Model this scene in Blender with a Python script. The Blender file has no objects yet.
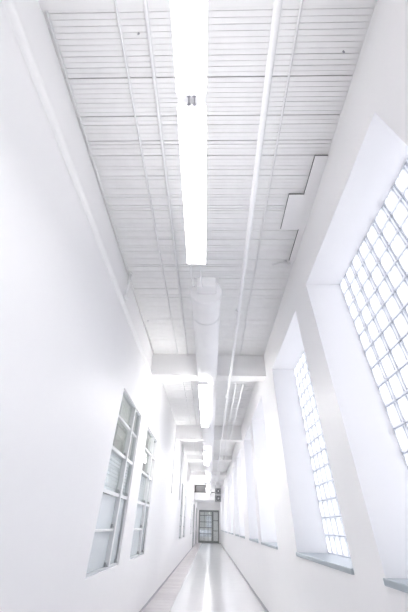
import bpy, math, random
from mathutils import Vector, Matrix
random.seed(7)
S = bpy.context.scene
COL = S.collection

# ---------------------------------------------------------------- camera, world, exposure
EYE = 1.4
def V(x, y, z): return Vector((x, y, z + EYE))          # heights below are measured from eye level
yaw, pitch, roll = math.radians(-1.853), math.radians(38.105), math.radians(1.680)
F = Vector((math.sin(yaw)*math.cos(pitch), math.cos(yaw)*math.cos(pitch), math.sin(pitch)))
R0 = Vector((math.cos(yaw), -math.sin(yaw), 0)); U0 = R0.cross(F)
R = math.cos(roll)*R0 + math.sin(roll)*U0
U = math.cos(roll)*U0 - math.sin(roll)*R0
cd = bpy.data.cameras.new('camera'); cam = bpy.data.objects.new('camera', cd); COL.objects.link(cam)
cam.matrix_world = Matrix(((R.x, U.x, -F.x, 0), (R.y, U.y, -F.y, 0), (R.z, U.z, -F.z, EYE), (0, 0, 0, 1)))
cd.sensor_fit = 'VERTICAL'; cd.sensor_height = 36; cd.lens = 281.18/612*36; cd.clip_start = .02; cd.clip_end = 200
S.camera = cam
WORLD_STRENGTH = 2.9
LAMP_STRENGTH = 7.8
UPLIGHT_STRENGTH = 16.0
S.view_settings.view_transform = 'Standard'; S.view_settings.look = 'None'
S.view_settings.gamma = 1; S.view_settings.use_curve_mapping = False
S.view_settings.exposure = 0.65
w = bpy.data.worlds.new('overcast_sky'); S.world = w; w.use_nodes = True
nt = w.node_tree; bgn = nt.nodes['Background']; bgn.inputs['Strength'].default_value = WORLD_STRENGTH
tc = nt.nodes.new('ShaderNodeTexCoord'); sx = nt.nodes.new('ShaderNodeSeparateXYZ'); cr = nt.nodes.new('ShaderNodeValToRGB')
nt.links.new(tc.outputs['Generated'], sx.inputs[0]); nt.links.new(sx.outputs['Z'], cr.inputs[0]); nt.links.new(cr.outputs[0], bgn.inputs['Color'])
cr.color_ramp.elements[0].position = 0.0; cr.color_ramp.elements[0].color = (.80, .80, .82, 1)
cr.color_ramp.elements[1].position = .25; cr.color_ramp.elements[1].color = (1, .975, .985, 1)

# ---------------------------------------------------------------- materials
def mat(name, col, rough=.5, noise=0, nscale=6, metal=0, spec=.5, coat=0, bump=0):
    m = bpy.data.materials.new(name); m.use_nodes = True
    n = m.node_tree; b = n.nodes['Principled BSDF']
    b.inputs['Base Color'].default_value = (*col, 1); b.inputs['Roughness'].default_value = rough
    b.inputs['Metallic'].default_value = metal; b.inputs['Specular IOR Level'].default_value = spec
    if coat: b.inputs['Coat Weight'].default_value = coat; b.inputs['Coat Roughness'].default_value = .12
    if noise or bump:
        g = n.nodes.new('ShaderNodeNewGeometry'); t = n.nodes.new('ShaderNodeTexNoise')
        t.inputs['Scale'].default_value = nscale; t.inputs['Detail'].default_value = 4
        n.links.new(g.outputs['Position'], t.inputs['Vector'])
        if noise:
            r = n.nodes.new('ShaderNodeValToRGB')
            a = tuple(max(0, c*(1-noise)) for c in col); z = tuple(min(1, c*(1+noise*.5)) for c in col)
            r.color_ramp.elements[0].color = (*a, 1); r.color_ramp.elements[1].color = (*z, 1)
            r.color_ramp.elements[0].position = .3; r.color_ramp.elements[1].position = .7
            n.links.new(t.outputs['Fac'], r.inputs[0]); n.links.new(r.outputs[0], b.inputs['Base Color'])
        if bump:
            bm_ = n.nodes.new('ShaderNodeBump'); bm_.inputs['Strength'].default_value = bump; bm_.inputs['Distance'].default_value = .01
            n.links.new(t.outputs['Fac'], bm_.inputs['Height']); n.links.new(bm_.outputs[0], b.inputs['Normal'])
    return m
def emis(name, col, s):
    m = bpy.data.materials.new(name); m.use_nodes = True; n = m.node_tree
    b = n.nodes['Principled BSDF']; b.inputs['Base Color'].default_value = (.9, .9, .9, 1)
    b.inputs['Emission Color'].default_value = (*col, 1); b.inputs['Emission Strength'].default_value = s
    return m
def translucent(name, col, amount, gloss=.06, rough=.15):
    m = bpy.data.materials.new(name); m.use_nodes = True; n = m.node_tree; n.nodes.clear()
    o = n.nodes.new('ShaderNodeOutputMaterial'); t = n.nodes.new('ShaderNodeBsdfTranslucent'); d = n.nodes.new('ShaderNodeBsdfDiffuse')
    g = n.nodes.new('ShaderNodeBsdfGlossy'); m1 = n.nodes.new('ShaderNodeMixShader'); m2 = n.nodes.new('ShaderNodeMixShader')
    t.inputs[0].default_value = (*col, 1); d.inputs[0].default_value = (*col, 1); g.inputs[0].default_value = (1, 1, 1, 1); g.inputs['Roughness'].default_value = rough
    m1.inputs[0].default_value = amount; m2.inputs[0].default_value = gloss
    n.links.new(d.outputs[0], m1.inputs[1]); n.links.new(t.outputs[0], m1.inputs[2])
    n.links.new(m1.outputs[0], m2.inputs[1]); n.links.new(g.outputs[0], m2.inputs[2]); n.links.new(m2.outputs[0], o.inputs[0])
    return m
def block_glass():
    # fluted glass: stripes and inner shading are painted into its colour (period = one block)
    m = translucent('glass_block_face', (.9, .93, .98), .85); n = m.node_tree
    tc = n.nodes.new('ShaderNodeTexCoord'); sp = n.nodes.new('ShaderNodeSeparateXYZ'); n.links.new(tc.outputs['Object'], sp.inputs[0])
    def ramp(axis, period, stops):
        a = n.nodes.new('ShaderNodeMath'); f = n.nodes.new('ShaderNodeMath'); r = n.nodes.new('ShaderNodeValToRGB')
        a.operation = 'DIVIDE'; a.inputs[1].default_value = period; f.operation = 'FRACT'
        n.links.new(sp.outputs[axis], a.inputs[0]); n.links.new(a.outputs[0], f.inputs[0]); n.links.new(f.outputs[0], r.inputs[0])
        e = r.color_ramp.elements
        e[0].position = 0; e[0].color = (*stops[0][1], 1); e[1].position = 1; e[1].color = (*stops[-1][1], 1)
        for p, c in stops[1:-1]: k = e.new(p); k.color = (*c, 1)
        return r.outputs[0]
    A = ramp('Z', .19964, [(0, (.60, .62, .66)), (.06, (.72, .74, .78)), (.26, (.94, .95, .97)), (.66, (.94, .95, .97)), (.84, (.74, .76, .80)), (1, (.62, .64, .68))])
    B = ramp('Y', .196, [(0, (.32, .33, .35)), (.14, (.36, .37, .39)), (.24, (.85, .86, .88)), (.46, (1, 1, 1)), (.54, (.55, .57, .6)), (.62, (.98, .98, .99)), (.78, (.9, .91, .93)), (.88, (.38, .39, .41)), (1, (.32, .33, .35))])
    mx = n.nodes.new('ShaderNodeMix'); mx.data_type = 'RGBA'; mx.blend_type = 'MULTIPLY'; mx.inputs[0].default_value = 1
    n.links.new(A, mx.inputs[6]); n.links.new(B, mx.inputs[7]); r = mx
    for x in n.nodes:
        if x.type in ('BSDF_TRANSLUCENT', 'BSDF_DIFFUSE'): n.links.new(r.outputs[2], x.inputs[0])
    return m
def clear_glass(name, tint, gloss=.12):
    m = bpy.data.materials.new(name); m.use_nodes = True; n = m.node_tree; n.nodes.clear()
    o = n.nodes.new('ShaderNodeOutputMaterial'); t = n.nodes.new('ShaderNodeBsdfTransparent'); g = n.nodes.new('ShaderNodeBsdfGlossy')
    f = n.nodes.new('ShaderNodeFresnel')
    gb = n.nodes.new('ShaderNodeNewGeometry'); mr = n.nodes.new('ShaderNodeMapRange'); mr.inputs['To Min'].default_value = 1.45; mr.inputs['To Max'].default_value = 1/1.45
    n.links.new(gb.outputs['Backfacing'], mr.inputs['Value']); n.links.new(mr.outputs[0], f.inputs['IOR'])
    a = n.nodes.new('ShaderNodeMath'); a.operation = 'ADD'; a.inputs[1].default_value = gloss
    x = n.nodes.new('ShaderNodeMixShader'); t.inputs[0].default_value = (*tint, 1); g.inputs['Roughness'].default_value = .03
    n.links.new(f.outputs[0], a.inputs[0]); n.links.new(a.outputs[0], x.inputs[0])
    n.links.new(t.outputs[0], x.inputs[1]); n.links.new(g.outputs[0], x.inputs[2]); n.links.new(x.outputs[0], o.inputs[0])
    return m
M = dict(
    wall=mat('white_wall_paint', (.95, .942, .952), .42, .01, 3, bump=.02),
    deck=mat('white_painted_timber', (.94, .938, .94), .55, .03, 9, bump=.05),
    joint_gap=mat('grey_joint_shadow_gap', (.32, .32, .32), .9),
    beam=mat('white_beam_paint', (.965, .96, .965), .5, .01),
    pipe=mat('white_pipe_paint', (.93, .93, .94), .35),
    ledge=mat('white_ledge_paint', (.98, .975, .98), .7),
    trim=mat('gloss_white_trim', (.93, .93, .95), .25, coat=.4),
    base=mat('grey_rubber_base', (.46, .46, .50), .5),
    floor=mat('pale_polished_floor', (.90, .90, .915), .16, .02, 2.2, coat=.3),
    plank=mat('pinkish_grey_floor_tile', (.64, .60, .61), .3, .05, 5),
    plank_b=mat('pale_rose_floor_tile', (.70, .665, .67), .3, .05, 5),
    joint=mat('floor_tile_joint', (.55, .53, .54), .7),
    slate=mat('blue_grey_sill', (.38, .43, .47), .28, .05, 14),
    frame=mat('aluminium_white_frame', (.82, .83, .84), .3, metal=.0, coat=.3),
    grey=mat('grey_metal', (.42, .43, .44), .4, metal=.3),
    dgrey=mat('dark_grey_door_paint', (.22, .24, .24), .4),
    dark=mat('dark_metal', (.16, .16, .17), .45, metal=.3),
    blind=mat('pale_blind_slat', (.82, .85, .90), .4),
    office=mat('office_paint', (.85, .86, .85), .7, .03),
    frost=mat('frosted_pane', (.68, .73, .76), .18, .03, 4, spec=.6),
    mortar=mat('blue_grey_mortar', (.55, .58, .64), .8),
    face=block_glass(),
    edge=translucent('glass_block_edge', (.60, .62, .67), .6, .08),
    glass=clear_glass('clear_window_glass', (.96, .98, .97), .04),
    uplamp_dim=emis('lit_upper_lens_dimmer', (1, .985, .97), 3.6),
    added_officelamp=emis('added_office_lens', (1, .985, .97), 22.0),
    gap=mat('painted_shadow_gap', (.12, .12, .12), .9),
    framegrey=mat('light_grey_frame', (.60, .62, .64), .4),
    uplamp=emis('lit_upper_lens', (1, .985, .97), UPLIGHT_STRENGTH),
    lamp=emis('lit_lamp_lens', (1, .985, .97), LAMP_STRENGTH),
    lamp_new=emis('lit_lamp_lens_brighter', (1, .985, .97), LAMP_STRENGTH*1.5),
    duct=mat('white_fabric_duct', (.96, .955, .96), .7, .01),
    greywall=mat('grey_vestibule_paint', (.75, .75, .77), .6),
)

# ---------------------------------------------------------------- mesh helper
class MB:
    def __init__(s): s.v = []; s.f = []; s.m = []; s.sm = []
    def face(s, idx, mi=0, sm=False): s.f.append(idx); s.m.append(mi); s.sm.append(sm)
    def quad(s, pts, mi=0):
        n = len(s.v); s.v += [tuple(p) for p in pts]; s.face(tuple(range(n, n+len(pts))), mi)
    def box(s, x0, x1, y0, y1, z0, z1, mi=0, bev=0):
        n = len(s.v)
        if bev:
            b = bev
            c = []
            for (xx, yy) in ((x0+b, y0), (x1-b, y0), (x1, y0+b), (x1, y1-b), (x1-b, y1), (x0+b, y1), (x0, y1-b), (x0, y0+b)): c.append((xx, yy))
            cx, cy = (x0+x1)/2, (y0+y1)/2
            def ins(q): return (q[0]+(b if q[0] < cx else -b)*.7, q[1]+(b if q[1] < cy else -b)*.7)
            rings = [[(*ins(q), z0) for q in c], [(*q, z0+b) for q in c], [(*q, z1-b) for q in c], [(*ins(q), z1) for q in c]]
            for r in rings: s.v += r
            for k in range(3):
                for i in range(8):
                    j = (i+1) % 8; s.face((n+k*8+i, n+k*8+j, n+k*8+8+j, n+k*8+8+i), mi)
            s.face(tuple(n+i for i in reversed(range(8))), mi); s.face(tuple(n+24+i for i in range(8)), mi)
            return
        s.v += [(x, y, z) for z in (z0, z1) for y in (y0, y1) for x in (x0, x1)]
        for q in ((0, 2, 3, 1), (4, 5, 7, 6), (0, 1, 5, 4), (2, 6, 7, 3), (0, 4, 6, 2), (1, 3, 7, 5)): s.face(tuple(n+i for i in q), mi)
    def tube(s, pts, r, seg=12, mi=0, cap=True):
        pts = [Vector(p) for p in pts]; rr = r if isinstance(r, (list, tuple)) else [r]*len(pts)
        rings = []
        for i, p in enumerate(pts):
            d = (pts[min(i+1, len(pts)-1)] - pts[max(i-1, 0)])
            if d.length < 1e-9: d = Vector((0, 1, 0))
            d.normalize()
            a = d.cross(Vector((0, 0, 1)) if abs(d.z) < .9 else Vector((0, 1, 0))).normalized(); b = d.cross(a)
            n = len(s.v); rings.append(n)
            s.v += [tuple(p + rr[i]*(math.cos(2*math.pi*k/seg)*a + math.sin(2*math.pi*k/seg)*b)) for k in range(seg)]
        for a, b in zip(rings, rings[1:]):
            for k in range(seg): j = (k+1) % seg; s.face((a+k, b+k, b+j, a+j), mi, True)
        if cap:
            s.face(tuple(rings[0]+k for k in range(seg)), mi); s.face(tuple(rings[-1]+k for k in reversed(range(seg))), mi)
    def build(s, name, mats, parent=None, loc=None, rel=True):
        """loc: the base of the object; vertices are given in place and stored relative to loc"""
        me = bpy.data.meshes.new(name)
        o3 = Vector(loc) if loc else Vector((0, 0, 0))
        base = Vector(parent['_o']) if (parent is not None and '_o' in parent) else Vector((0, 0, 0))
        off = base if parent is not None else o3
        me.from_pydata([(x-off.x, y-off.y, z+EYE-off.z) for x, y, z in s.v], [], s.f)
        if not isinstance(mats, (list, tuple)): mats = [mats]
        for m in mats: me.materials.append(m)
        me.polygons.foreach_set('material_index', s.m); me.polygons.foreach_set('use_smooth', s.sm)
        me.update()
        o = bpy.data.objects.new(name, me); COL.objects.link(o)
        if parent is not None: o.parent = parent; o['_o'] = base
        else: o.location = o3; o['_o'] = o3
        return o
def empty(name, x, y, z):
    o = bpy.data.objects.new(name, None); COL.objects.link(o); o.location = (x, y, z+EYE); o['_o'] = (x, y, z+EYE)
    o.empty_display_size = .1
    return o
def tag(o, label, cat, group=None):
    o['label'] = label; o['category'] = cat
    if group: o['group'] = group
    return o
def struct(o): o['kind'] = 'structure'; return o
def copy_tree(o, parent=None):
    c = o.copy(); COL.objects.link(c)
    if parent: c.parent = parent
    for ch in list(o.children): copy_tree(ch, c)
    return c

# ---------------------------------------------------------------- dimensions (z from eye level)
XR, XL, ZC, ZF = 1.246, -1.366, 3.2, -1.4
Y0, Y1 = -6.0, 40.0
BAY = 5.93
ZS, ZT = -.255, 2.54                     # sill and head of the deep windows
XG = 1.68                                # plane of the glass blocks

# ---- floor
b = MB(); b.box(XL-.2, XR+.5, Y0, Y1+7, ZF-.2, ZF); struct(b.build('floor', M['floor']))
b = MB(); y = Y0; k = 0
b.box(XL, -.80, Y0, Y1, ZF, ZF+.0015, 2)
while y < Y1:
    b.box(XL, -.806, y+.004, min(y+.30, Y1)-.004, ZF+.0015, ZF+.004, random.choice((0, 0, 1))); y += .30; k += 1
struct(b.build('trim_1', [M['plank'], M['plank_b'], M['joint']]))

# ---- right wall with its deep window niches
niches = []
for kb in range(-1, 7):
    for a, c in ((.80, 2.76), (3.325, 5.285)):
        if a+kb*BAY > Y0 and c+kb*BAY < Y1: niches.append((a+kb*BAY, c+kb*BAY))
b = MB(); XO = 1.80
b.box(XR, XO, Y0, Y1, ZF-.2, ZS-.04); b.box(XR, XO, Y0, Y1, ZT, ZC+.2)
e = Y0
for a, c in niches: b.box(XR, XO, e, a, ZS-.04, ZT); e = c
b.box(XR, XO, e, Y1, ZS-.04, ZT)
struct(b.build('wall_right', M['wall']))
b = MB(); b.box(XR-.012, XR, Y0, Y1, ZF, ZF+.055, 0); struct(b.build('baseboard_right', M['base']))

# ---- window of glass blocks: panel (mortar + blocks) and slate sill, shared by every niche
def block_mesh(ny=10, nz=14, W=1.96, H=ZT-ZS):
    b = MB(); sy, sz = W/ny, H/nz; j = .0045
    for i in range(ny+1): b.box(XG+.004, XG+.085, max(0, i*sy-j), min(W, i*sy+j), 0, H, 1)
    for i in range(nz+1): b.box(XG+.005, XG+.084, 0, W, max(0, i*sz-j), min(H, i*sz+j), 1)
    rim = .012
    for i in range(ny):
        for k in range(nz):
            y0, y1, z0, z1 = i*sy+j, (i+1)*sy-j, k*sz+j, (k+1)*sz-j
            n = len(b.v)
            rings = []
            for (d, x) in ((0, XG+.010), (.006, XG+.002), (rim, XG-.004), (rim+.02, XG-.006)):
                rings.append(len(b.v)); b.v += [(x, y0+d, z0+d), (x, y1-d, z0+d), (x, y1-d, z1-d), (x, y0+d, z1-d)]
            for q, (ra, rb) in enumerate(zip(rings, rings[1:])):
                for t in range(4):
                    u = (t+1) % 4; b.face((ra+t, rb+t, rb+u, ra+u), 2 if q < 2 else 0)
            r = rings[-1]; b.face((r, r+3, r+2, r+1), 0)
    return b
first = None
for i, (a, c) in enumerate(niches):
    if first is None:
        root = empty('window_1', XR, a, ZS); struct(root)
        pb = block_mesh(); pb.v = [(x, y+a, z+ZS) for x, y, z in pb.v]
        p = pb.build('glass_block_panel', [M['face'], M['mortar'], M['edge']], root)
        p['label'] = 'grid of pale blue-white glass blocks'
        sb = MB(); sb.box(XR-.022, XG+.085, a+.002, c-.002, ZS-.040, ZS, 0, .004); s_ = sb.build('window_sill', M['slate'], root)
        s_['label'] = 'blue-grey sill slab'
        first = root
    else:
        r2 = copy_tree(first); r2.name = 'window_%d' % (i+1); r2.location = (XR, a, ZS+EYE)

# ---- left wall with interior windows
LW = [(4.295, 5.750), (6.50, 7.90), (16.50, 17.90), (18.90, 20.30), (26.0, 27.4), (28.2, 29.6)]
LZ0, LZ1 = -.49, 1.71
DOORS = [(30.0, 32.0), (36.6, 38.8)]
openings = [(a, c, LZ0, LZ1) for a, c in LW] + [(a, c, ZF, 1.58) for a, c in DOORS]
b = MB(); XLO = XL-.20
e = Y0
for a, c, z0, z1 in openings:
    b.box(XLO, XL, e, a, ZF-.2, ZC+.2)
    if z0 > ZF: b.box(XLO, XL, a, c, ZF-.2, z0)
    b.box(XLO, XL, a, c, z1, ZC+.2); e = c
b.box(XLO, XL, e, Y1, ZF-.2, ZC+.2)
struct(b.build('wall_left', M['wall']))
b = MB(); e = Y0
for a, c in DOORS: b.box(XL, XL+.010, e, a, ZF, ZF+.05); e = c
b.box(XL, XL+.010, e, Y1, ZF, ZF+.05)
struct(b.build('baseboard_left', M['base']))
# rounded ledge moulding high on the left wall
b = MB(); r = .055; seg = 8; prof = [(XL, 2.66-r)] + [(XL+r*math.cos(t), 2.66+r*math.sin(t)) for t in [(-math.pi/2)+math.pi*k/seg for k in range(seg+1)]]
n0 = []
for y in (Y0, 5.94):
    n0.append(len(b.v)); b.v += [(x, y, z) for x, z in prof]
for k in range(len(prof)-1): b.face((n0[0]+k, n0[1]+k, n0[1]+k+1, n0[0]+k+1), 0, True)
struct(b.build('trim_2', M['ledge']))

# ---- the offices behind the left wall (seen only through the panes)
b = MB(); XB = -4.2
b.quad([(XB, Y0, ZF), (XB, Y1, ZF), (XB, Y1, 2.1), (XB, Y0, 2.1)])
b.quad([(XB, Y0, 2.1), (XB, Y1, 2.1), (XLO, Y1, 2.1), (XLO, Y0, 2.1)])
b.quad([(XB, Y0, ZF), (XLO, Y0, ZF), (XLO, Y1, ZF), (XB, Y1, ZF)])
for y in (Y0, 12.0, 24.0, 30.4, Y1): b.quad([(XB, y, ZF), (XLO, y, ZF), (XLO, y, 2.1), (XB, y, 2.1)])
struct(b.build('wall_office', M['office']))

# ---- interior window: frame, mullion, rails, panes, blind, latches
def interior_window():
    a, c = LW[0]; W = c-a
    root = empty('interior_window', XL, a, LZ0)
    fx0, fx1 = XL-.085, XL-.030; t = .030
    b = MB()
    b.box(fx0, fx1, a, a+t, LZ0, LZ1); b.box(fx0, fx1, c-t, c, LZ0, LZ1)
    b.box(fx0, fx1, a+t, c-t, LZ0, LZ0+t); b.box(fx0, fx1, a+t, c-t, LZ1-t, LZ1)
    b.build('window_frame', M['framegrey'], root)
    ym = 5.20
    b = MB(); b.box(fx0+.005, fx1+.035, ym-.030, ym+.030, LZ0+t, LZ1-t, 0, .005); b.build('mullion', M['frame'], root)
    for z, h, y0, y1 in ((1.30, .035, a+t, c-t), (.86, .045, a+t, c-t), (.345, .045, a+t, c-t), (-.07, .028, a+t, ym-.03)):
        if y1 > ym:
            b = MB(); b.box(fx0+.002, fx1+.012, y0, ym-.03, z-h/2, z+h/2, 0, .004); b.build('rail', M['frame'], root)
            b = MB(); b.box(fx0+.002, fx1+.012, ym+.03, y1, z-h/2, z+h/2, 0, .004); b.build('rail', M['frame'], root)
        else:
            b = MB(); b.box(fx0+.002, fx1+.012, y0, y1, z-h/2, z+h/2, 0, .004); b.build('rail', M['frame'], root)
    gx0, gx1 = XL-.064, XL-.058
    for y0, y1 in ((a+t, ym-.03), (ym+.03, c-t)):
        for z0, z1, m in ((1.32, LZ1-t, 'glass'), (.885, 1.28, 'glass'), (.37, .835, 'glass')):
            b = MB(); b.box(gx0, gx1, y0, y1, z0, z1); b.build('clear_pane', M[m], root)
    for y0, y1, z0, z1 in ((a+t, ym-.03, -.055, .32), (a+t, ym-.03, LZ0+t, -.085), (ym+.03, c-t, LZ0+t, .32)):
        b = MB(); b.box(gx0, gx1, y0, y1, z0, z1); q = b.build('frosted_pane', M['frost'], root); q['label'] = 'pale blue-grey frosted pane'
    # sub frame lines of the opening sashes in the upper lights
    b = MB()
    for z0, z1 in ((1.32, LZ1-t), (.885, 1.28)):
        for y0, y1 in ((a+t, ym-.03), (ym+.03, c-t)):
            yq = y0+.62*(y1-y0)
            b.box(XL-.18, XL-.15, yq-.025, yq+.025, z0, z1)
            b.box(XL-.18, XL-.15, y0, y1, z0-.02, z0+.05)
    b.build('sash_bar', M['grey'], root)
    for y0, y1 in ((a+t, ym-.03), (ym+.03, c-t)):
        b = MB(); z = .38
        while z < .83:
            b.box(XL-.086, XL-.078, y0+.005, y1-.005, z, z+.034); z += .045
        b.tube([(XL-.082, y0+.05, .38), (XL-.082, y0+.05, .83)], .002, 5)
        b.box(XL-.10, XL-.075, y0+.004, y1-.004, .825, .85)
        q = b.build('venetian_blind', M['blind'], root); q['label'] = 'pale blue slatted blind behind the glass'
    for yy, zz in ((ym-.05, -.02), (ym-.05, -.435), (c-.06, -.44), (ym-.05, .40), (c-.06, .40), (ym-.05, 1.345), (ym-.05, .91)):
        b = MB(); b.box(XL-.055, XL-.025, yy-.014, yy+.014, zz-.022, zz+.022, 0, .004); b.tube([(XL-.028, yy, zz+.005), (XL-.012, yy, zz-.02)], .006, 8)
        q = b.build('latch', M['grey'], root); q['label'] = 'small dark grey latch'
    b = MB(); b.tube([(XL-.035, c-.06, LZ0+.05), (XL-.035, c-.06, .32)], .009, 8); q = b.build('closing_rod', M['grey'], root)
    return root
iw = interior_window()
wl = ['tall interior window nearest the camera in the left wall, pale lower panes, slatted blind mid-height',
      'second tall interior window along the left wall, narrower in view, beside the nearest one',
      'third interior window along the left wall, a thin grey strip past the long blank stretch',
      'fourth interior window along the left wall, thin grey strip just past the third',
      'fifth interior window along the left wall, nearly edge-on before the far doorway',
      'sixth and farthest interior window of the left wall, next to the grey doorway']
for i, (a, c) in enumerate(LW):
    o = iw if i == 0 else copy_tree(iw)
    o.location = (XL, a, LZ0+EYE); tag(o, wl[i], 'window', 'interior windows along the left wall')

# ---- far doorway in the left wall
for i, (a, c) in enumerate(DOORS):
    root = struct(empty('door_%d' % (i+1), XL, a, ZF))
    b = MB(); b.box(XL-.12, XL+.015, a, a+.08, ZF, 1.58); b.box(XL-.12, XL+.015, c-.08, c, ZF, 1.58); b.box(XL-.12, XL+.015, a+.08, c-.08, 1.50, 1.58)
    b.build('door_frame', M['grey'], root)
    ymid = (a+c)/2
    for y0, y1 in ((a+.085, ymid-.004), (ymid+.004, c-.085)):
        b = MB(); b.box(XL-.09, XL-.045, y0, y1, ZF+.01, 1.495, 0, .004); d = b.build('door_leaf', M['grey'], root)
        b = MB(); yh = y1-.08 if y0 < ymid-.5 else y0+.08
        b.tube([(XL-.045, yh, -.4), (XL+.005, yh, -.4), (XL+.005, yh, -.1), (XL-.045, yh, -.1)], .012, 8); b.build('door_handle', M['frame'], d)

# ---- ceiling: white painted laminated timber deck, slats across the corridor
b = MB(); y = Y0
b.box(XLO, XO, Y0, Y1, ZC+.045, ZC+.25, 1)  # grey backing, darkening the gaps between the slats by colour
while y < Y1:
    wd = .038; z = ZC + random.uniform(-.003, .004); g = random.choice((.001, .001, .0015, .002, .003))
    if random.random() < .13: g = .0065
    z0 = z; yb = y+wd-g; ch = .002
    n = len(b.v)
    for x in (XL, XR):
        b.v += [(x, y, ZC+.045), (x, y, z0+ch), (x, y+ch, z0), (x, yb-ch, z0), (x, yb, z0+ch), (x, yb, ZC+.045)]
    for k in range(5): b.face((n+k, n+6+k, n+7+k, n+k+1), 0)
    y += wd
struct(b.build('ceiling', [M['deck'], M['joint_gap']]))
# smooth plaster strip overhead, then the cross beams bay by bay
b = MB(); b.box(XL, XR, -.45, .285, ZC-.015, ZC+.03); struct(b.build('trim_3', M['beam']))
nb = 4
for k in range(-1, 7):
    y = 5.94 + k*BAY
    if k == -1: continue
    zb = 2.68 if k < 2 else 2.95
    b = MB(); b.box(XL, XR, y, y+.30, zb, ZC+.03); 
    b.box(XL, XR, y-.008, y, ZC-.028, ZC-.012)
    struct(b.build('trim_%d' % nb, M['beam'])); nb += 1

# ---- end walls
b = MB(); b.box(XLO, XO, Y0-.2, Y0, ZF-.2, ZC+.25); struct(b.build('wall_back', M['wall']))
ex0, ex1, ez1 = -1.17, 1.12, 1.50
b = MB(); b.box(XLO, ex0, Y1, Y1+.2, ZF-.2, ZC+.25); b.box(ex1, XO, Y1, Y1+.2, ZF-.2, ZC+.25); b.box(ex0, ex1, Y1, Y1+.2, ez1, ZC+.25)
struct(b.build('wall_far', M['wall']))
# vestibule past the glazed end doors
b = MB()
for x0, x1, z0, z1 in ((-2.6, -1.25, ZF, 1.9), (-1.25, .30, ZF, -1.0), (.30, 2.6, ZF, 1.9), (-1.25, -.35, -.30, 1.9), (-.35, .30, 1.05, 1.9), (-.35, .30, -.30, -.12)):
    b.box(x0, x1, 46.5, 46.65, z0, z1)
b.quad([(-2.6, Y1+.2, ZF), (-2.6, 46.5, ZF), (-2.6, 46.5, 1.9), (-2.6, Y1+.2, 1.9)])
b.quad([(2.6, Y1+.2, ZF), (2.6, Y1+.2, 1.9), (2.6, 46.5, 1.9), (2.6, 46.5, ZF)])
b.quad([(-2.6, Y1+.2, 1.9), (-2.6, 46.5, 1.9), (2.6, 46.5, 1.9), (2.6, Y1+.2, 1.9)])
b.quad([(-2.6, Y1+.2, ZF-.001), (2.6, Y1+.2, ZF-.001), (2.6, 46.5, ZF-.001), (-2.6, 46.5, ZF-.001)])
b.box(-1.25, -.35, 46.56, 46.60, -1.0, -.30, 1); b.box(-.35, .30, 46.56, 46.60, -.12, 1.05, 1); b.box(-.35, .30, 46.56, 46.60, -1.0, -.30, 1)
for z in (.25, .65): b.box(-.35, .30, 46.5, 46.56, z-.03, z+.03)
for x in (-.8, -.35, 0): b.box(x-.03, x+.03, 46.48, 46.56, -1.0, 1.05 if x > -.3 else -.3)
struct(b.build('wall_vestibule', [M['greywall'], M['edge']]))
# glazed end doors: wide light pair of leaves and a darker narrow leaf
root = struct(empty('door_3', 0, Y1, ZF))
b = MB(); t = .07
b.box(ex0, ex0+t, Y1+.02, Y1+.14, ZF, ez1); b.box(ex1-t, ex1, Y1+.02, Y1+.14, ZF, ez1)
b.box(ex0+t, ex1-t, Y1+.02, Y1+.14, ez1-.10, ez1); b.box(.34, .42, Y1+.02, Y1+.14, ZF, ez1-.10)
b.build('door_frame', M['dgrey'], root)
def leaf(x0, x1, bars, mullions, fm, label):
    b = MB(); t = .06; z0, z1 = ZF+.01, ez1-.11
    b.box(x0, x0+t, Y1+.05, Y1+.10, z0, z1); b.box(x1-t, x1, Y1+.05, Y1+.10, z0, z1)
    b.box(x0+t, x1-t, Y1+.05, Y1+.10, z0, z0+.16); b.box(x0+t, x1-t, Y1+.05, Y1+.10, z1-t, z1)
    for z in bars: b.box(x0+t, x1-t, Y1+.055, Y1+.095, z-.03, z+.03)
    for x in mullions: b.box(x-.02, x+.02, Y1+.057, Y1+.093, z0+.16, z1-t)
    d = b.build('door_leaf', fm, root); d['label'] = label
    b = MB(); b.box(x0+t, x1-t, Y1+.072, Y1+.078, z0+.16, z1-t); b.build('door_pane', M['glass'], d)
    b = MB(); b.tube([(x1-.10, Y1+.05, -.45), (x1-.10, Y1-.01, -.45), (x1-.10, Y1-.01, -.15), (x1-.10, Y1+.05, -.15)], .014, 8); b.build('door_handle', M['frame'], d)
leaf(ex0+t+.005, .335, (1.0, .42, -.08, -.62), (-.55, -.1), M['dgrey'], 'wide leaf with a grid of light panes')
leaf(.425, ex1-t-.005, (.55, -.35), (), M['dgrey'], 'narrow darker leaf with two tall panes')

# ---------------------------------------------------------------- light fixtures
def light_fixture():
    root = empty('ceiling_light', -.135, -.85, 2.10)
    x0, x1, y0, y1, z = -.226, -.040, -.85, 1.985, 2.10
    b = MB(); b.box(x0+.004, x1-.004, y0, y1, z+.021, z+.085, 0, .006)
    b.box(x0, x1, y0-.006, y0, z+.002, z+.07); b.box(x0, x1, y1, y1+.006, z+.002, z+.07); b.build('housing', M['trim'], root)
    ym = .59
    for a, c in ((y0, ym-.035), (ym+.035, y1)):
        b = MB(); b.box(x0, x1, a, c, z, z+.02, 0, .005); q = b.build('lens', M['lamp'], root); q['label'] = 'glowing white lamp lens'
    b = MB(); b.box(x0+.005, x1-.005, ym-.035, ym+.035, z+.012, z+.045); b.build('joining_plate', M['trim'], root)
    for x in (x0+.075, x1-.075):
        b = MB()
        for yy in (ym-.03, ym+.018): b.box(x-.012, x+.012, yy, yy+.012, z-.006, z+.012)
        b.box(x-.004, x+.004, ym-.018, ym+.018, z+.0, z+.012); q = b.build('lamp_holder', M['base'], root)
    for yy in (y0+.35, y1-.35):
        b = MB(); b.tube([(-.135, yy, z+.085), (-.135, yy, ZC-.0)], .003, 6); b.build('hanger_rod', M['pipe'], root)
    return root
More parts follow.
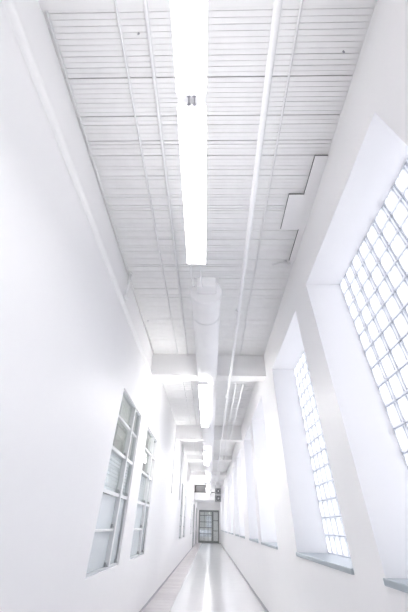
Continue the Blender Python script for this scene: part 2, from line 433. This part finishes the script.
LY = [-6.0+.85+.1, -.85+.0, 5.10, 11.10, 17.1, 23.0, 26.9, 35.0]
lf = light_fixture()
def upper_lens(root, m):
    b = MB(); b.box(-.226+.035, -.038-.035, -.80, 1.93, 2.186, 2.20, 0, .004)
    q = b.build('upper_lens', m, root); q['label'] = 'upward glowing lens'

ll = {0: 'strip light behind the camera end of the corridor ceiling', 1: 'long glowing strip light directly overhead, largest and nearest',
      2: 'second glowing strip light, hanging under the round duct', 3: 'third glowing strip light down the corridor, below the duct',
      4: 'fourth glowing strip light down the corridor', 5: 'fifth glowing strip light, near the boxed bulkhead',
      6: 'sixth small glowing strip light, at the boxed bulkhead', 7: 'farthest glowing strip light, in front of the glazed end doors'}
lz = {}
for i, y in enumerate(LY):
    if i in (0,): continue
    if i == 2:
        lf2 = copy_tree(lf); lf2['_o'] = (-.135, -.85, 2.10+EYE); upper_lens(lf2, M['uplamp'])
        for ch in lf2.children:
            if ch.name.startswith('lens'): ch.data = ch.data.copy(); ch.data.materials[0] = M['lamp_new']
    o = lf if i == 1 else lf2 if i == 2 else copy_tree(lf2)
    if i >= 6: 
        o.location = (-.135, y, 2.10+EYE)
    else: o.location = (-.135, y, 2.10+EYE)
    tag(o, ll[i], 'light', 'strip lights along the ceiling')
o = copy_tree(lf); o.location = (-.135, -5.3, 2.10+EYE); tag(o, ll[0], 'light', 'strip lights along the ceiling')

upper_lens(lf, M['uplamp_dim']); lf.rotation_euler.z = .013; lf.location.x = -.118
# conduits from the first light's end to the duct
for x, lab in ((-.215, 'thin white cable running left of its twin from the overhead light to the duct'), (-.115, 'thin white cable in the gap between overhead light and duct, right of its twin')):
    b = MB(); b.tube([(x, 1.995, 2.135), (x, 2.30, 2.150), (x, 2.50, 2.26), (x, 2.66, 2.40)], .008, 8)
    tag(b.build('cable', M['pipe'], None, (x, 1.995, 2.135+EYE)), lab, 'cable', 'cables between light and duct')

# ---------------------------------------------------------------- round duct
DX, DZ, DR = -.07, 2.45, .195
root = empty('air_duct', DX, 2.8, DZ)
tag(root, 'long round white air duct hung below the ceiling, its flanged end facing the camera', 'duct')
b = MB(); pts = []; rr = []; y = 2.83; k = 0
while y < 29.9:
    pts += [(DX+.0015*(y-2.8), y, DZ), (DX+.0015*(y-2.8), y+.05, DZ)]; rr += [DR, DR+.005]
    pts += [(DX+.0015*(y-2.8), y+.06, DZ)]; rr += [DR]
    y += .16
b.tube(pts, rr, 32); b.build('duct_body', M['duct'], root)
b = MB(); b.tube([(DX, 2.80, DZ), (DX, 2.80, DZ), (DX, 2.806, DZ), (DX, 2.846, DZ), (DX, 2.852, DZ)], [.0, .198, .212, .212, .2], 40); q = b.build('end_cap', M['duct'], root)
b = MB(); b.box(DX-.115, DX+.135, 2.64, 2.80, DZ-.06, DZ+.105, 0, .012); q = b.build('inlet_box', M['duct'], root); q['label'] = 'square white collar on the duct end'
for yy in (3.3, 5.4, 8.4, 11.2, 14.2, 17.2, 20.2, 23.2, 26.2, 29.2):
    b = MB(); x = DX+.0015*(yy-2.8)
    b.tube([(x, yy, DZ-0), (x, yy, DZ), (x, yy+.025, DZ), (x, yy+.025, DZ)], [DR+.003, DR+.009, DR+.009, DR+.003], 32, cap=False)
    for s in (-1, 1): b.tube([(x+s*(DR+.006), yy+.012, DZ), (x+s*(DR+.006), yy+.012, ZC)], .003, 6)
    b.build('hanger_strap', M['pipe'], root)

# ---------------------------------------------------------------- pipes and conduits
def pipe(name, pts, r, lab, cat, step=3.0, cr_=1.25, grp=None, saddles=True):
    root = empty(name, *pts[0]); b = MB(); b.tube(pts, r, 14); b.build('pipe_run', M['pipe'], root)
    if saddles:
        P0, P1 = Vector(pts[0]), Vector(pts[-1]); L = (P1-P0).length; n = int(L/step)
        for i in range(1, n+1):
            c = P0.lerp(P1, (i-.35)/max(n, 1)); d = (P1-P0).normalized()
            b = MB(); b.tube([c-d*.03, c+d*.03], r*cr_, 14); b.build('coupling', M['pipe'], root)
    return tag(root, lab, cat, grp)
pipe('ceiling_pipe', [(.378, Y0, 2.58), (.40, .24, 2.58), (.43, 5.7, 2.58), (.47, 29.5, 2.58)], .027, 'thick white pipe running the corridor right of the strip lights, below the beams', 'pipe', 3.3)
def bays(r, x0, x1, z, lab, grp):
    segs = [(Y0, 5.94)] + [(5.94+.30+BAY*k, 5.94+BAY*(k+1)) for k in range(0, 4)]
    for i, (a, c) in enumerate(segs):
        w_ = ['nearest bay, overhead', 'second bay, past the first cross beam', 'third bay of the ceiling', 'fourth bay of the ceiling', 'fifth bay of the ceiling'][i]
        xx = x0+(x1-x0)*0
        pts = [(x0 if i == 0 else x1, a, z), (x1, c, z)]
        pipe('conduit', pts, r, lab % w_, 'conduit', 2.5, 1.25, grp)
bays(.011, -.755, -.775, ZC-.018, 'thin white conduit nearer the left wall, %s', 'thin conduits on the deck')
bays(.017, -.515, -.545, ZC-.024, 'medium white conduit just left of the strip lights, %s', 'thin conduits on the deck')
bays(.010, .655, .69, ZC-.017, 'thin white conduit right of the thick pipe, %s', 'thin conduits on the deck')
pipe('edge_conduit', [(XL+.040, .29, ZC-.020), (XL+.030, 5.94, ZC-.020)], .009, 'white conduit along the joint of left wall and ceiling', 'conduit', 1.5, 1.4)
for x, z, lab in ((.60, 2.62, 'white pipe past the first cross beam, closest to the thick corridor pipe'), (.76, 2.62, 'white pipe past the first cross beam, nearest the right wall')):
    pipe('ceiling_pipe', [(x, 6.3, z), (x, 28.5, z)], .016, lab, 'pipe', 4)
# short riser from the ledge to the ceiling
root = empty('riser_pipe', XL+.06, 3.22, 2.74)
b = MB(); b.tube([(XL+.07, 3.22, 2.74), (XL+.07, 3.22, ZC-.01)], .020, 14); b.build('pipe_run', M['pipe'], root)
b = MB(); b.box(XL+.045, XL+.095, 3.20, 3.30, 2.70, 2.75, 0, .006); b.build('fitting', M['pipe'], root); b = MB(); b.tube([(XL+.07, 3.22, ZC-.04), (XL+.07, 3.22, ZC-.012)], .03, 12); b.build('collar', M['pipe'], root)
tag(root, 'short white riser pipe on the left wall above the rounded ledge', 'pipe')
# long thin vertical conduits far along the left wall
for y, lab in ((11.95, 'thin white vertical conduit on the left wall between second and third windows'), (15.3, 'thin white vertical conduit on the left wall just before the third window')):
    pipe('wall_conduit', [(XL+.018, y, .9), (XL+.018, y, ZC-.01)], .018, lab, 'conduit', 1.2, 1.3, 'vertical wall conduits')

# ---------------------------------------------------------------- patch boards at the right edge of the ceiling
b = MB()
outline = [(XR, 1.40), (1.105, 1.40), (1.105, 1.85), (.925, 1.85), (.925, 2.355), (1.165, 2.355), (1.165, 2.93), (XR, 2.93)]
n = len(b.v); b.v += [(x, y, ZC-.030) for x, y in outline] + [(x, y, ZC-.006) for x, y in outline]; k = len(outline)
for i in range(k): j = (i+1) % k; b.face((n+i, n+k+i, n+k+j, n+j), 1)  # near-black sides paint in the shadow gap around the board
# flat underside as three rectangles
b.quad([(1.105, 1.40, ZC-.030), (XR, 1.40, ZC-.030), (XR, 1.85, ZC-.030), (1.105, 1.85, ZC-.030)])
b.quad([(.925, 1.85, ZC-.030), (XR, 1.85, ZC-.030), (XR, 2.355, ZC-.030), (.925, 2.355, ZC-.030)])
b.quad([(1.165, 2.355, ZC-.030), (XR, 2.355, ZC-.030), (XR, 2.93, ZC-.030), (1.165, 2.93, ZC-.030)])
for x0, x1, y0, y1 in ((1.105, XR, 1.40, 1.85), (.925, XR, 1.85, 2.355), (1.165, XR, 2.355, 2.93)):
    b.box(x0+.012 if x0 < 1.2 else x0, x1, y0+.01, y1-.01, ZC-.006, ZC+.012, 1)
tag(b.build('patch_board', [M['beam'], M['gap']], None, (1.1, 2.0, ZC-.03+EYE)), 'stepped smooth white board covering the deck edge above the right wall', 'board')
root = empty('sprinkler', 1.0, 2.97, ZC)
b = MB(); b.tube([(.93, 3.0, ZC-.04), (1.0, 2.97, ZC-.055), (1.12, 2.95, ZC-.06), (1.18, 2.95, ZC-.06)], .016, 10); b.build('arm', M['pipe'], root)
b = MB(); b.tube([(1.12, 2.95, ZC), (1.12, 2.95, ZC-.09)], .020, 12); b.tube([(1.12, 2.95, ZC-.092), (1.12, 2.95, ZC-.097)], .032, 14); b.build('head', M['pipe'], root)
tag(root, 'small white sprinkler with a short arm beside the stepped ceiling board', 'sprinkler')
for x, y, lab in ((-.62, .43, 'tiny grey anchor in the deck near the overhead conduits'), (1.10, .56, 'tiny grey anchor in the deck near the right wall'), (-1.25, 4.55, 'tiny white anchor in the deck by the left wall before the cross beam')):
    root = empty('ceiling_anchor', x, y, ZC); b = MB(); b.tube([(x, y, ZC), (x, y, ZC-.02)], .007, 10); b.build('plate', M['base'], root)
    b = MB(); b.tube([(x, y, ZC-.02), (x+.006, y, ZC-.03), (x, y, ZC-.04), (x-.006, y, ZC-.032)], .003, 6); b.build('hook', M['base'], root)
    tag(root, lab, 'anchor', 'ceiling anchors')

# ---------------------------------------------------------------- far end services
root = empty('bulkhead_box', 0, 30.0, 1.85)
b = MB(); b.box(XL+.01, .46, 30.2, 33.5, 1.85, 2.40, 0, .01); b.build('casing', M['beam'], root)
b = MB(); b.box(XL+.01, .47, 30.17, 30.20, 2.40, 2.45); b.build('top_edge', M['dark'], root)
tag(root, 'white boxed bulkhead across the left of the corridor near the far doors', 'bulkhead')
root = empty('cross_duct', -.9, 29.4, 2.5)
b = MB(); b.box(-1.28, -.36, 31.0, 33.0, 2.46, 3.02, 0, .01); b.build('casing', M['greywall'], root)
b = MB()
b.box(-1.31, -1.25, 30.95, 31.0, 2.46, 3.05); b.box(-1.31, -.34, 30.95, 31.0, 3.00, 3.08); b.build('flange', M['dark'], root)
tag(root, 'grey metal duct box with dark flange above the far bulkhead', 'duct')
for z0, lab in ((2.38, 'upper dark fan unit hung right of the far bulkhead'), (1.82, 'lower dark fan unit hung right of the far bulkhead')):
    root = empty('fan_unit', .78, 31.0, z0)
    b = MB(); b.box(.52, 1.07, 31.0, 31.6, z0, z0+.46, 0, .01); b.build('casing', M['grey'], root)
    b = MB(); cx, cz = .82, z0+.23
    b.tube([(cx, 30.98, cz), (cx, 31.0, cz)], [.19, .19], 24); b.build('grille_ring', M['dark'], root)
    b = MB(); b.tube([(cx, 30.96, cz), (cx, 30.98, cz)], .06, 16)
    for k in range(8):
        a = k*math.pi/4; b.tube([(cx, 30.97, cz), (cx+.18*math.cos(a), 30.97, cz+.18*math.sin(a))], .008, 6)
    b.build('fan_guard', M['frame'], root)
    for x in (.6, 1.0):
        b = MB(); b.tube([(x, 31.3, z0+.46), (x, 31.3, ZC if z0 > 2 else 2.375)], .008, 6); b.build('hanger_rod', M['dark'], root)
    tag(root, lab, 'fan unit', 'fan units by the bulkhead')
# lamps added in the offices, out of view, to brighten the panes
for i, (y, lab) in enumerate(((5.9, 'added office ceiling panel, out of view, brightening the nearest interior windows'), (18.4, 'added office ceiling panel, out of view, brightening the third and fourth interior windows'), (27.6, 'added office ceiling panel, out of view, brightening the farthest interior windows'))):
    root = empty('added_office_light', -3.85, y, 2.1)
    b = MB(); b.box(-4.1, -3.6, y-1.2, y+1.2, 2.05, 2.095); b.build('housing', M['trim'], root)
    b = MB(); b.box(-4.07, -3.63, y-1.17, y+1.17, 2.03, 2.05, 0, .004); b.build('lens', M['added_officelamp'], root)
    tag(root, lab, 'light', 'added office lights')
# lamp added in the vestibule to brighten the panes of the end doors
root = empty('added_vestibule_light', 0, 43.5, 1.85)
b = MB(); b.box(-.65, .65, 43.2, 43.8, 1.84, 1.895); b.build('housing', M['trim'], root)
b = MB(); b.box(-.6, .6, 43.25, 43.75, 1.815, 1.84, 0, .005); b.build('lens', M['lamp'], root)
tag(root, 'added lit ceiling panel brightening the space behind the glazed end doors', 'light')

for o in S.objects:
    if '_o' in o: del o['_o']
